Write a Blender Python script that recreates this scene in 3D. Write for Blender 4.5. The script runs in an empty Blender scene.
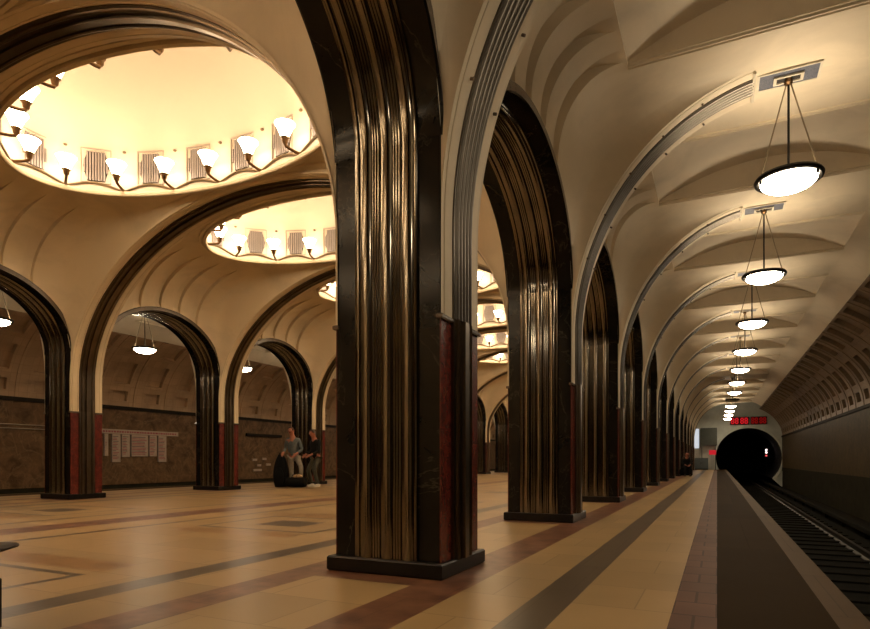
import bpy, bmesh, math, random
from mathutils import Vector, Matrix
PI = math.pi
sin, cos, sqrt = math.sin, math.cos, math.sqrt
scene = bpy.context.scene
COL = scene.collection
random.seed(7)

# ------------------------------------------------------------------ camera, world, exposure
CAM_H = 0.8
cd = bpy.data.cameras.new('camera')
cam = bpy.data.objects.new('camera', cd)
COL.objects.link(cam)
cd.sensor_width = 36.0
cd.lens = 588.26 / 870.0 * 36.0
cd.shift_y = 145.3 / 870.0
cd.clip_start = 0.02
cam.location = (0, 0, CAM_H)
cam.rotation_euler = (PI / 2, 0, 0.4471)
scene.camera = cam
w = bpy.data.worlds.new('world')
scene.world = w
w.use_nodes = True
w.node_tree.nodes['Background'].inputs[0].default_value = (0.0, 0.0, 0.0, 1)
w.node_tree.nodes['Background'].inputs[1].default_value = 0.0
scene.view_settings.view_transform = 'Standard'
scene.view_settings.look = 'None'
scene.view_settings.exposure = 0.22
scene.view_settings.gamma = 1.0
scene.view_settings.use_curve_mapping = False
scene.cycles.use_denoising = True
scene.cycles.max_bounces = 8
scene.cycles.diffuse_bounces = 5
scene.cycles.glossy_bounces = 4
scene.cycles.sample_clamp_indirect = 8.0
E_SCONCE = 20.0       # glow of the glass lamps in the domes
E_PENDANT = 32.0      # glow of the platform bowls
C_SCONCE = (1.0, 0.77, 0.49)
C_PENDANT = (1.0, 0.82, 0.59)

# ------------------------------------------------------------------ layout (metres, camera at the origin, +Y along the platform)
S = 3.93              # bay length
Y0 = 3.915            # first column
XC = -7.13            # middle of the hall
CR, CL = -2.097, -12.163   # the two column rows
HX, HY = 0.415, 0.335  # half column
HWN = 4.608           # half span of the hall ribs
XA = 0.74             # middle of the platform vault
HWA = 2.412           # half span of the platform rib
AHW, AZ, AR = S / 2 - HY, 2.98, 1.30   # long arches: half opening, springing, rise
EA, EB = 2.95, 1.50   # dome opening
XW = 4.6              # track wall
YEND = 53.4
YBACK = Y0 - 3*S
def mir(x): return 2 * XC - x
def colY(n): return Y0 + S * n

# ------------------------------------------------------------------ materials
def newmat(name):
    m = bpy.data.materials.new(name); m.use_nodes = True
    nt = m.node_tree
    return m, nt, nt.nodes, nt.links, nt.nodes['Principled BSDF']
def mixc(nd, lk, a, b, fac):
    n = nd.new('ShaderNodeMix'); n.data_type = 'RGBA'
    for i, v in ((6, a), (7, b)):
        if isinstance(v, tuple): n.inputs[i].default_value = v + (1,) if len(v) == 3 else v
        else: lk.new(v, n.inputs[i])
    if isinstance(fac, float): n.inputs[0].default_value = fac
    else: lk.new(fac, n.inputs[0])
    return n.outputs[2]
def ramp(nd, lk, src, p0, p1):
    r = nd.new('ShaderNodeMapRange'); r.inputs[1].default_value = p0; r.inputs[2].default_value = p1
    lk.new(src, r.inputs[0]); return r.outputs[0]
def noise(nd, lk, scale, detail=4, rough=0.55, vec=None, dist=0.0):
    n = nd.new('ShaderNodeTexNoise'); n.inputs['Scale'].default_value = scale
    n.inputs['Detail'].default_value = detail; n.inputs['Roughness'].default_value = rough
    n.inputs['Distortion'].default_value = dist
    if vec is not None: lk.new(vec, n.inputs['Vector'])
    return n.outputs['Fac']
def coord(nd, kind='Object', lk=None, scale=None):
    t = nd.new('ShaderNodeTexCoord')
    if scale is None: return t.outputs[kind]
    mp = nd.new('ShaderNodeMapping'); mp.inputs['Scale'].default_value = scale
    lk.new(t.outputs[kind], mp.inputs[0]); return mp.outputs[0]
def plain(name, col, rough=0.5, metal=0.0, vary=0.12, nscale=6.0, bump=0.0, emit=None, es=0.0, spec=0.5, aniso=0.0):
    m, nt, nd, lk, b = newmat(name)
    c = coord(nd)
    f = noise(nd, lk, nscale, 5, 0.6, c)
    f2 = ramp(nd, lk, f, 0.3, 0.7)
    col2 = tuple(max(0.0, v * (1 - vary)) for v in col); col1 = tuple(min(1.0, v * (1 + vary)) for v in col)
    lk.new(mixc(nd, lk, col2, col1, f2), b.inputs['Base Color'])
    b.inputs['Roughness'].default_value = rough; b.inputs['Metallic'].default_value = metal
    b.inputs['Specular IOR Level'].default_value = spec
    if aniso: b.inputs['Anisotropic'].default_value = aniso
    if bump:
        bp = nd.new('ShaderNodeBump'); bp.inputs['Strength'].default_value = bump; bp.inputs['Distance'].default_value = 0.01
        lk.new(f, bp.inputs['Height']); lk.new(bp.outputs[0], b.inputs['Normal'])
    if emit:
        b.inputs['Emission Color'].default_value = emit + (1,); b.inputs['Emission Strength'].default_value = es
    return m
def marble(name, base, vein, rough=0.15, scale=3.0, width=0.035, cloud=None, spec=0.5):
    m, nt, nd, lk, b = newmat(name)
    c = coord(nd)
    g = nd.new('ShaderNodeObjectInfo')
    ad = nd.new('ShaderNodeVectorMath'); ad.operation = 'ADD'
    lk.new(c, ad.inputs[0]); lk.new(g.outputs['Location'], ad.inputs[1])
    v = ad.outputs[0]
    f = noise(nd, lk, scale, 6, 0.6, v, 1.2)
    s1 = nd.new('ShaderNodeMath'); s1.operation = 'SUBTRACT'; lk.new(f, s1.inputs[0]); s1.inputs[1].default_value = 0.5
    s2 = nd.new('ShaderNodeMath'); s2.operation = 'ABSOLUTE'; lk.new(s1.outputs[0], s2.inputs[0])
    ve = ramp(nd, lk, s2.outputs[0], width, 0.0)
    cl = noise(nd, lk, scale * 1.7, 6, 0.65, v, 0.6)
    cl = ramp(nd, lk, cl, 0.35, 0.68)
    body = mixc(nd, lk, base, cloud or tuple(x * 1.8 for x in base), cl)
    k = nd.new('ShaderNodeMath'); k.operation = 'MULTIPLY'; lk.new(ve, k.inputs[0])
    lk.new(noise(nd, lk, scale * 0.6, 2, 0.5, v), k.inputs[1])
    lk.new(mixc(nd, lk, body, vein, k.outputs[0]), b.inputs['Base Color'])
    b.inputs['Roughness'].default_value = rough
    b.inputs['Specular IOR Level'].default_value = spec
    return m
def floormat(name, base, var, rough=0.34, tile=(0.8, 0.55), mortar=0.004, dark=0.72, shade=0.2, spec=0.42, ns=1.3):
    m, nt, nd, lk, b = newmat(name)
    c = coord(nd)
    br = nd.new('ShaderNodeTexBrick')
    br.inputs['Scale'].default_value = 1.0
    br.inputs['Brick Width'].default_value = tile[0]; br.inputs['Row Height'].default_value = tile[1]
    br.inputs['Mortar Size'].default_value = mortar
    br.inputs['Color1'].default_value = (1 - shade, 1 - shade, 1 - shade, 1); br.inputs['Color2'].default_value = (1, 1, 1, 1)
    br.inputs['Mortar'].default_value = (dark * .8, dark * .8, dark * .8, 1)
    lk.new(c, br.inputs['Vector'])
    f = noise(nd, lk, ns, 4, 0.55, c)
    body = mixc(nd, lk, base, var, ramp(nd, lk, f, 0.32, 0.7))
    mu = nd.new('ShaderNodeMix'); mu.data_type = 'RGBA'; mu.blend_type = 'MULTIPLY'; mu.inputs[0].default_value = 1.0
    lk.new(body, mu.inputs[6]); lk.new(br.outputs['Color'], mu.inputs[7])
    lk.new(mu.outputs[2], b.inputs['Base Color'])
    b.inputs['Roughness'].default_value = rough
    b.inputs['Specular IOR Level'].default_value = spec
    return m
def plastermat(name, col, dirt=0.25):
    m, nt, nd, lk, b = newmat(name)
    c = coord(nd)
    f = noise(nd, lk, 0.9, 6, 0.62, c, 0.7)
    g = noise(nd, lk, 5.0, 4, 0.6, c)
    body = mixc(nd, lk, col, tuple(v * (1 - dirt) for v in col), ramp(nd, lk, f, 0.45, 0.78))
    lk.new(body, b.inputs['Base Color']); b.inputs['Roughness'].default_value = 0.62
    bp = nd.new('ShaderNodeBump'); bp.inputs['Strength'].default_value = 0.10; bp.inputs['Distance'].default_value = 0.01
    lk.new(g, bp.inputs['Height']); lk.new(bp.outputs[0], b.inputs['Normal'])
    return m
def tilemat(name, c1, c2, mort, bw, rh, rough=0.45):
    m, nt, nd, lk, b = newmat(name)
    uv = coord(nd, 'UV')
    br = nd.new('ShaderNodeTexBrick'); br.inputs['Scale'].default_value = 1.0
    br.inputs['Brick Width'].default_value = bw; br.inputs['Row Height'].default_value = rh
    br.inputs['Mortar Size'].default_value = 0.008; br.offset = 0.0
    br.inputs['Color1'].default_value = c1 + (1,); br.inputs['Color2'].default_value = c2 + (1,); br.inputs['Mortar'].default_value = mort + (1,)
    lk.new(uv, br.inputs['Vector'])
    f = noise(nd, lk, 1.1, 5, 0.6, coord(nd))
    lk.new(mixc(nd, lk, br.outputs['Color'], tuple(v * 0.6 for v in c1), ramp(nd, lk, f, 0.5, 0.8)), b.inputs['Base Color'])
    b.inputs['Roughness'].default_value = rough
    bp = nd.new('ShaderNodeBump'); bp.inputs['Strength'].default_value = 0.3; bp.inputs['Distance'].default_value = 0.006
    inv = nd.new('ShaderNodeMath'); inv.operation = 'SUBTRACT'; inv.inputs[0].default_value = 1.0
    lk.new(br.outputs['Fac'], inv.inputs[1]); lk.new(inv.outputs[0], bp.inputs['Height']); lk.new(bp.outputs[0], b.inputs['Normal'])
    return m
def glow(name, col, s):
    m, nt, nd, lk, b = newmat(name)
    b.inputs['Base Color'].default_value = tuple(0.4*v for v in col) + (1,); b.inputs['Roughness'].default_value = 0.5
    b.inputs['Specular IOR Level'].default_value = 0.1
    b.inputs['Emission Color'].default_value = col + (1,); b.inputs['Emission Strength'].default_value = s
    return m

M = {}
M['plaster'] = plastermat('cream_plaster', (0.68, 0.57, 0.40), 0.22)
M['plaster_a'] = plastermat('platform_plaster', (0.69, 0.59, 0.43), 0.22)
M['domepl'] = plastermat('dome_plaster', (0.62, 0.53, 0.43), 0.06)
M['steel'] = plain('polished_steel', (0.22, 0.197, 0.16), 0.13, 1.0, 0.15, 3.0, 0.06)
M['ribsteel'] = plain('dark_rib_steel', (0.15, 0.115, 0.08), 0.30, 1.0, 0.2, 3.0, 0.05)
M['ribbright'] = plain('platform_rib_steel', (0.13, 0.115, 0.095), 0.33, 1.0, 0.15, 3.0, 0.05)
M['black'] = marble('black_marble', (0.006, 0.0055, 0.0045), (0.07, 0.06, 0.045), 0.15, 1.0, 0.010, (0.012, 0.010, 0.008), 0.22)
M['ring'] = marble('arch_ring_marble', (0.10, 0.075, 0.055), (0.16, 0.12, 0.09), 0.2, 3.0, 0.02, (0.14, 0.105, 0.08))
M['red'] = marble('red_marble', (0.085, 0.013, 0.010), (0.04, 0.015, 0.012), 0.25, 5.0, 0.05, (0.17, 0.028, 0.018))
M['plinth'] = plain('plinth_stone', (0.009, 0.007, 0.006), 0.35, 0, 0.3, 9, spec=0.25)
M['yellow'] = floormat('yellow_floor_marble', (0.365, 0.25, 0.115), (0.41, 0.283, 0.135))
M['gray'] = floormat('grey_floor_stone', (0.105, 0.078, 0.052), (0.125, 0.094, 0.064), 0.30, (0.23, 0.9))
M['floorred'] = floormat('red_floor_marble', (0.105, 0.042, 0.025), (0.26, 0.125, 0.07), 0.34, (0.36, 0.6), ns=5.0)
M['rosy'] = floormat('rosy_floor_marble', (0.31, 0.18, 0.078), (0.36, 0.22, 0.10), 0.28)
M['asphalt'] = floormat('dark_platform_strip', (0.030, 0.018, 0.0075), (0.035, 0.0215, 0.009), 0.7, (0.53, 3.0), spec=0.02)
M['edge'] = floormat('platform_edge_granite', (0.070, 0.041, 0.0175), (0.083, 0.05, 0.022), 0.65, (0.2, 1.2), spec=0.12)
M['brickred'] = floormat('red_brick_strip', (0.10, 0.046, 0.028), (0.14, 0.066, 0.04), 0.6, (0.215, 0.3), 0.008, 0.5, spec=0.15)
M['concrete'] = plain('trackbed_concrete', (0.008, 0.0075, 0.005), 0.8, 0, 0.3, 5, 0.2, spec=0.05)
M['darkwall'] = plain('dark_track_wall', (0.022, 0.020, 0.012), 0.7, 0, 0.3, 2, 0.1, spec=0.05)
M['rail'] = plain('rail_steel', (0.05, 0.043, 0.033), 0.45, 0.7, 0.2, 5)
M['sleeper'] = plain('dark_sleeper', (0.010, 0.009, 0.006), 0.8, 0, 0.3, 8, spec=0.05)
M['tile_left'] = tilemat('vault_tile_warm', (0.36, 0.225, 0.12), (0.42, 0.265, 0.145), (0.32, 0.20, 0.105), 0.262, 0.30, 0.6)  # same vault tile, colour raised to stand in for stronger light on the left
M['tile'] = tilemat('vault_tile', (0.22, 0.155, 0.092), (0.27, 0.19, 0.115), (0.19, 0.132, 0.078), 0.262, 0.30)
M['wallmarble'] = marble('brown_wall_marble', (0.050, 0.036, 0.017), (0.02, 0.017, 0.010), 0.5, 1.6, 0.05, (0.085, 0.06, 0.028), 0.12)
M['wallmarble_dark'] = marble('dark_wall_marble', (0.070, 0.038, 0.017), (0.22, 0.14, 0.07), 0.5, 1.5, 0.04, (0.18, 0.10, 0.046), 0.15)
M['darktrim'] = plain('dark_cornice', (0.02, 0.014, 0.009), 0.6, spec=0.08)
M['endwall'] = plain('pale_end_wall', (0.62, 0.64, 0.56), 0.7, 0, 0.12, 1.5)
M['tunnel'] = plain('tunnel_lining', (0.012, 0.012, 0.012), 0.9)
M['lampblack'] = plain('lamp_black_metal', (0.012, 0.010, 0.008), 0.4, 0.6)
M['rod'] = plain('lamp_rod_metal', (0.30, 0.24, 0.16), 0.35, 0.9)
M['bowl'] = glow('lit_bowl_glass', C_PENDANT, E_PENDANT)
M['bowl_off'] = plain('unlit_bowl_glass', (0.5, 0.47, 0.40), 0.3)
M['sconce'] = glow('lit_shade_glass', C_SCONCE, E_SCONCE)
M['brass'] = plain('aged_brass', (0.16, 0.09, 0.04), 0.38, 0.8)
M['cord'] = plain('gilt_cord', (0.15, 0.10, 0.05), 0.5)
M['slat'] = plain('grille_slat', (0.30, 0.26, 0.25), 0.5, 0.2)
M['grilleframe'] = plain('grille_frame', (0.36, 0.31, 0.26), 0.5)
M['grilledark'] = plain('grille_dark', (0.03, 0.025, 0.02), 0.7)
M['mosaic'] = marble('grey_blue_smalt', (0.05, 0.058, 0.08), (0.20, 0.20, 0.23), 0.45, 45.0, 0.1, (0.11, 0.12, 0.15))
M['paleframe'] = plain('pale_frame', (0.60, 0.54, 0.42), 0.5)
M['paper'] = plain('printed_board', (0.40, 0.30, 0.225), 0.6)
M['inkred'] = plain('red_print', (0.30, 0.05, 0.06), 0.6)
M['inkdark'] = plain('dark_print', (0.10, 0.06, 0.06), 0.6)
M['letter'] = plain('metal_lettering', (0.45, 0.38, 0.28), 0.35, 0.7)
M['ledred'] = glow('red_digits', (1.0, 0.02, 0.03), 0.45)
M['leddim'] = glow('dim_red_digits', (1.0, 0.02, 0.02), 0.09)
M['ledcase'] = plain('clock_case_glow_tint', (0.05, 0.006, 0.006), 0.6, spec=0.05)  # red glow of the digits is put into the case colour
M['whitelit'] = glow('white_lit_panel', (0.85, 0.92, 1.0), 0.55)
M['redlit'] = glow('red_lit_sign', (1.0, 0.03, 0.05), 0.35)
M['signal'] = glow('signal_white', (1.0, 0.8, 0.75), 4.0)
M['signalred'] = glow('signal_red', (1.0, 0.1, 0.1), 1.2)
M['bluegray'] = plain('blue_grey_paint', (0.10, 0.13, 0.14), 0.5)
M['greyboard'] = plain('grey_board', (0.075, 0.085, 0.07), 0.45)
M['whitepaint'] = plain('white_paint', (0.42, 0.42, 0.38), 0.5)
M['wood'] = plain('dark_bench_wood', (0.014, 0.006, 0.004), 0.5, 0, 0.4, 12, spec=0.15)
M['skin'] = plain('skin', (0.36, 0.13, 0.075), 0.55)
M['hair'] = plain('dark_hair', (0.03, 0.014, 0.008), 0.6)
M['denim'] = plain('grey_blue_cloth', (0.085, 0.105, 0.115), 0.85, 0, 0.25, 20)
M['greytrouser'] = plain('pale_grey_trousers', (0.26, 0.23, 0.19), 0.85, 0, 0.25, 20)
M['blackcloth'] = plain('black_cloth', (0.010, 0.010, 0.010), 0.85, 0, 0.25, 20, spec=0.1)
M['olive'] = plain('olive_trousers', (0.055, 0.055, 0.038), 0.85, 0, 0.25, 20)
M['shoe'] = plain('pale_shoe', (0.45, 0.41, 0.34), 0.6)
M['darkshoe'] = plain('dark_shoe', (0.02, 0.016, 0.014), 0.6)
M['bag'] = plain('black_bag_cloth', (0.007, 0.007, 0.007), 0.8, 0, 0.3, 20, spec=0.1)
M['beige'] = plain('beige_cloth', (0.34, 0.24, 0.13), 0.8)

# ------------------------------------------------------------------ mesh helpers
class MB:
    def __init__(s): s.v = []; s.f = []; s.m = []; s.uv = None
    def add(s, vs, fs, mi=0):
        o = len(s.v); s.v += [tuple(p) for p in vs]
        for f in fs: s.f.append(tuple(i + o for i in f)); s.m.append(mi)
        return s
    def box(s, x0, x1, y0, y1, z0, z1, mi=0):
        return s.add([(x0,y0,z0),(x1,y0,z0),(x1,y1,z0),(x0,y1,z0),(x0,y0,z1),(x1,y0,z1),(x1,y1,z1),(x0,y1,z1)],
              [(0,3,2,1),(4,5,6,7),(0,1,5,4),(1,2,6,5),(2,3,7,6),(3,0,4,7)], mi)
    def bev(s, x0, x1, y0, y1, z0, z1, b, mi=0):
        def ring(z, d): return [(x0+d,y0+d,z),(x1-d,y0+d,z),(x1-d,y1-d,z),(x0+d,y1-d,z)]
        vs = ring(z0, b) + ring(z0+b, 0) + ring(z1-b, 0) + ring(z1, b)
        fs = [(0,3,2,1),(12,13,14,15)]
        for k in range(3):
            for i in range(4):
                j = (i+1) % 4; fs.append((k*4+i, k*4+j, k*4+4+j, k*4+4+i))
        return s.add(vs, fs, mi)
    def lathe(s, prof, n=24, c=(0,0,0), mi=0, cap0=False, cap1=False):
        vs = []; fs = []
        for r, z in prof:
            for i in range(n):
                a = 2*PI*i/n; vs.append((c[0]+r*cos(a), c[1]+r*sin(a), c[2]+z))
        for k in range(len(prof)-1):
            for i in range(n):
                j = (i+1) % n; fs.append((k*n+i, k*n+j, (k+1)*n+j, (k+1)*n+i))
        if cap0: fs.append(tuple(reversed(range(n))))
        if cap1: fs.append(tuple(range((len(prof)-1)*n, len(prof)*n)))
        return s.add(vs, fs, mi)
    def tube(s, pts, r, n=8, mi=0):
        pts = [Vector(p) for p in pts]; vs = []; fs = []
        rs = r if isinstance(r, (list, tuple)) else [r]*len(pts)
        up = None
        for i, p in enumerate(pts):
            t = (pts[min(i+1, len(pts)-1)] - pts[max(i-1, 0)]).normalized()
            if up is None: up = t.orthogonal().normalized()
            up = (up - t * up.dot(t)).normalized(); b = t.cross(up)
            for k in range(n):
                a = 2*PI*k/n; q = p + (up*cos(a) + b*sin(a))*rs[i]; vs.append(q[:])
        for i in range(len(pts)-1):
            for k in range(n):
                j = (k+1) % n; fs.append((i*n+k, i*n+j, (i+1)*n+j, (i+1)*n+k))
        fs.append(tuple(reversed(range(n)))); fs.append(tuple(range((len(pts)-1)*n, len(pts)*n)))
        return s.add(vs, fs, mi)
    def sweep(s, path, prof, mi=0, closed=False, caps=False):
        """path: (P, N, L) frames; prof: (along L, along N) points"""
        vs = []; fs = []; n = len(prof); k = len(path)
        for P, N, L in path:
            for a, d in prof: vs.append((P + L*a + N*d)[:])
        for i in range(k if closed else k-1):
            i2 = (i+1) % k
            for j in range(n-1): fs.append((i*n+j, i2*n+j, i2*n+j+1, i*n+j+1))
        if caps and not closed:
            fs.append(tuple(range(n))); fs.append(tuple(reversed(range((k-1)*n, k*n))))
        return s.add(vs, fs, mi)
    def grid(s, rows, mi=0, closed=False, flip=False):
        n = len(rows[0]); vs = [p for r in rows for p in r]; fs = []
        for i in range(len(rows)-1):
            for j in range(n if closed else n-1):
                j2 = (j+1) % n
                q = (i*n+j, i*n+j2, (i+1)*n+j2, (i+1)*n+j)
                fs.append(tuple(reversed(q)) if flip else q)
        return s.add(vs, fs, mi)
    def build(s, name, mat, parent=None, smooth=True, angle=35, recalc=False):
        me = bpy.data.meshes.new(name)
        me.from_pydata(s.v, [], s.f)
        for m in (mat if isinstance(mat, (list, tuple)) else [mat]): me.materials.append(m)
        me.polygons.foreach_set('material_index', s.m)
        if s.uv is not None:
            ul = me.uv_layers.new(name='UVMap')
            for l in me.loops: ul.data[l.index].uv = s.uv[l.vertex_index]
        if recalc:
            bm = bmesh.new(); bm.from_mesh(me); bmesh.ops.recalc_face_normals(bm, faces=bm.faces[:]); bm.to_mesh(me); bm.free()
        if smooth:
            me.polygons.foreach_set('use_smooth', [True]*len(me.polygons))
            me.set_sharp_from_angle(angle=math.radians(angle))
        me.update()
        o = bpy.data.objects.new(name, me); COL.objects.link(o)
        if parent is not None: o.parent = parent
        return o
def tag(o, label, cat, group=None):
    o['label'] = label; o['category'] = cat
    if group: o['group'] = group
    return o
def thing(name, label, cat, loc=(0,0,0), rz=0.0, group=None):
    o = bpy.data.objects.new(name, None); COL.objects.link(o)
    o.location = loc; o.rotation_euler = (0, 0, rz); o.empty_display_size = 0.1
    return tag(o, label, cat, group)
def struct(name, mb, mat, **k):
    o = mb.build(name, mat, **k); o['kind'] = 'structure'; return o
def dup(root, loc, rz=None, label=None, group=None):
    def cp(o, par):
        c = o.copy(); COL.objects.link(c)
        if par is not None: c.parent = par
        for ch in list(o.children): cp(ch, c)
        return c
    r = cp(root, None); r.location = loc
    if rz is not None: r.rotation_euler = (0, 0, rz)
    if label: r['label'] = label
    if group: r['group'] = group
    return r
ORD = ['nearest', 'second', 'third', 'fourth', 'fifth', 'sixth', 'seventh', 'eighth', 'ninth', 'tenth', 'eleventh', 'twelfth', 'thirteenth', 'fourteenth', 'fifteenth', 'sixteenth']
ORD1 = ['first'] + ORD[1:]
def pix(x, y, z):
    c, s = cos(0.4471), sin(0.4471)
    u = x*c + y*s; w_ = -x*s + y*c
    return (435 + 588.26*u/w_, 459.8 - 588.26*(z-CAM_H)/w_) if w_ > 0.05 else (-9999, 0)
def lin(a, b, n): return [a + (b-a)*i/(n-1) for i in range(n)]

# ------------------------------------------------------------------ floor: hall and platforms, pattern laid in stone
def build_floor():
    xb = set([0.68, 0.525, 0.0, -0.215, -0.735, -0.965, -1.40, -1.76, -2.51, -2.80, -3.24, -3.48,
              -6.20, -6.30, -6.85, XC])
    for c, h in ((-4.83, 0.86), ):
        xb |= {c-h, c-h+.07, c-.34, c+.34, c+h-.07, c+h}
    xs = sorted(xb | {mir(x) for x in xb})
    ys = {YBACK, YEND}
    for k in range(-3, 13):
        yc = Y0 + S*(k + .5)
        for d in (.28, .63, .70, .80, 1.12, 1.36): ys |= {yc-d, yc+d}
    ys = sorted(y for y in ys if YBACK <= y <= YEND)
    mats = ['yellow', 'gray', 'floorred', 'asphalt', 'edge', 'brickred', 'rosy']
    mb = MB()
    def kind(x, y):
        x = x if x > XC else mir(x)
        d = abs((y - Y0) / S - math.floor((y - Y0) / S) - .5) * S    # distance from the bay's middle
        if x > .525: return 'edge'
        if x > 0: return 'asphalt'
        if x > -.215: return 'brickred'
        if -.965 < x < -.735: return 'gray'
        if -1.76 < x < -1.40: return 'floorred'
        if -2.51 < x < -1.76: return 'yellow' if d < 1.36 else 'floorred'
        if -2.80 < x < -2.51: return 'floorred'
        if -3.48 < x < -3.24: return 'gray'
        if -6.30 < x < -6.20: return 'gray'
        if x < -6.85: return 'floorred'
        if -4.83-.86 < x < -4.83+.86:
            q = abs(x + 4.83)
            if d < .28 and q < .34: return 'gray'
            if d < .70 and (d > .63 or q > .79): return 'gray'
            if .80 < d < 1.12: return 'rosy'
        return 'yellow'
    nx = len(xs)
    vs = [(x, y, 0) for y in ys for x in xs]
    mb.v = vs
    for j in range(len(ys)-1):
        for i in range(nx-1):
            mb.f.append((j*nx+i, j*nx+i+1, (j+1)*nx+i+1, (j+1)*nx+i))
            mb.m.append(mats.index(kind((xs[i]+xs[i+1])/2, (ys[j]+ys[j+1])/2)))
    o = len(mb.v)
    for x in (0.68, mir(0.68)):       # platform edges down to the track
        mb.box(x-.06, x, YBACK, YEND, -1.25, -.002, 4)
    return struct('floor', mb, [M[m] for m in mats], smooth=False)
build_floor()

# ------------------------------------------------------------------ hall vault
def za(y):                       # long arch opening height at y' from the bay's middle
    t = min(1.0, abs(y)/AHW); return AZ + AR*sqrt(max(0.0, 1-t*t))
GRV = [-.80, -.27, .27, .80]     # grooves of the fluted coves
GW = .105
def sunk(zf, x, y, sgn, dep, x1, xw):
    """a point of the fluted cove, sunk along the surface normal inside a groove (sgn: side on which the column stands)"""
    z = zf(x, y)
    if not groove(y) or sgn*x < sgn*x1: return x, z
    h = .004; a = x - sgn*h; b = x + sgn*h
    if sgn*b > sgn*xw: b = xw
    dx, dz = b-a, zf(b, y)-zf(a, y); l = math.hypot(dx, dz) or 1
    nx, nz = -dz/l, dx/l
    if nx*sgn < 0: nx, nz = -nx, -nz
    s_ = min(1, (sgn*(x-x1))/(sgn*(xw-x1)))
    top = min(1, s_/.6); top = top*top*(3-2*top); zlow = za(y) + .09
    bot = min(1, max(0, (z-zlow)/.10))
    d = dep*top*bot
    return x + nx*d, z + nz*d
def groove(y):
    for g in GRV:
        if abs(y-g) < GW: return 1.0
    return 0.0
def yrows(extra=()):
    a = set(round(v, 4) for v in lin(-S/2, S/2, 57))
    for g in GRV:
        for e in (-GW-.0001, -GW+.0001, GW-.0001, GW+.0001): a.add(g+e)
    for e in (1.47, 1.471, 1.55, 1.551, 1.63, 1.631): a |= {e, -e}
    for e in extra: a |= {e, -e}
    return sorted(a)
def hall_z(x, y):
    ax = min(abs(x), HWN); zr = 2.4 + 3.05*sqrt(max(0, 1-(ax/HWN)**2))
    ay = abs(y)
    if ay > AHW: return zr
    zs = za(y) + .09; x0 = 2.2
    t = max(0, ax-x0)/(HWN-x0)
    zm = zs + (5.47-zs)*(1-t**2.2)**(1/2.2)
    g = min(1, (AHW-ay)/.42); g = sqrt(1-(1-g)**2)
    z = zr + .03 + (.03 if ay < 1.55 else 0) + (zm - zr - .06)*g
    return max(z, zs)
def hall_bay():
    nth = 110
    xs = [-HWN*cos(PI*i/(nth-1)) for i in range(nth)]
    ys = yrows((1.2, 1.3, 1.4))
    mb = MB(); idx = {}
    def inside(x, y): return (x/EA)**2 + (y/EB)**2 < 1
    def lift(x, y):
        z = hall_z(x, y)
        q = sqrt((x/EA)**2 + (y/EB)**2)
        if q < 1.12: z = z + (5.47-z)*min(1, (1.12-q)/.12)
        return z
    def vert(i, j):
        if (i, j) not in idx:
            x, y = xs[i], ys[j]; idx[(i, j)] = len(mb.v)
            if inside(x, y):
                q = sqrt((x/EA)**2 + (y/EB)**2); x /= max(q, 1e-6); y /= max(q, 1e-6)
            sg = 1 if x > 0 else -1
            if abs(x) > 3.2: x, z = sunk(hall_z, x, y, sg, .085, sg*3.2, sg*HWN)
            else: z = lift(x, y)
            mb.v.append((x, y, z))
        return idx[(i, j)]
    for j in range(len(ys)-1):
        for i in range(nth-1):
            cs = [(i, j), (i+1, j), (i+1, j+1), (i, j+1)]
            if all(inside(xs[a], ys[b]) for a, b in cs): continue
            mb.f.append(tuple(vert(a, b) for a, b in reversed(cs))); mb.m.append(0)
    for sx in (-1, 1):            # rib feet on the column faces
        for sy in (-1, 1):
            y0, y1 = sorted((sy*AHW, sy*S/2))
            mb.add([(sx*HWN, y0, 1.78), (sx*HWN, y1, 1.78), (sx*HWN, y1, 2.41), (sx*HWN, y0, 2.41)], [(0,1,2,3)])
            # cheek beside the rib down the column
        ysx = lin(-AHW, AHW, 41)
        mb.grid([[(sx*HWN, y, za(y)+.02) for y in ysx], [(sx*HWN, y, za(y)+.10) for y in ysx]])
    return mb
hb = struct('ceiling', hall_bay(), M['plaster'], angle=40)
KMIN, KMAX = -3, 12
hb.location = (XC, Y0 + S*(KMIN+.5), 0)
for k in range(KMIN+1, KMAX):
    c = hb.copy(); COL.objects.link(c); c.location = (XC, Y0 + S*(k+.5), 0)

# ------------------------------------------------------------------ platform vaults (right one, and its mirror image on the left)
XL0 = XA - HWA                    # column face on the platform side
def plat_z(X, y):
    ay = abs(y)
    if X < XA: zr = min(5.21, 2.4 + 2.82*sqrt(max(0, 1-((XA-X)/HWA)**2)))
    else: zr = 5.21
    if X > 2.38: zr = 5.21 - .34*((X-2.38)/.64)**1.6
    if ay > AHW: return zr
    zs = za(y) + .09
    t = max(0, -.9-X)/(-.9-XL0)
    zm = zs + (5.21-zs)*(1-min(1, t)**2.3)**(1/2.3) if X < -.9 else zr if X > 2.38 else 5.21
    g = min(1, (AHW-ay)/.62); g = sqrt(1-(1-g)**2)
    z = zr + (zm-zr)*g
    if t > 0: z = max(z, zs)
    if ay < .97 and -.9 < X < 2.38: z = 5.245 + .40*(1-((X-XA)/1.64)**2)
    elif ay < 1.03 and -.9 < X < 2.38: z += .02
    return z
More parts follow.
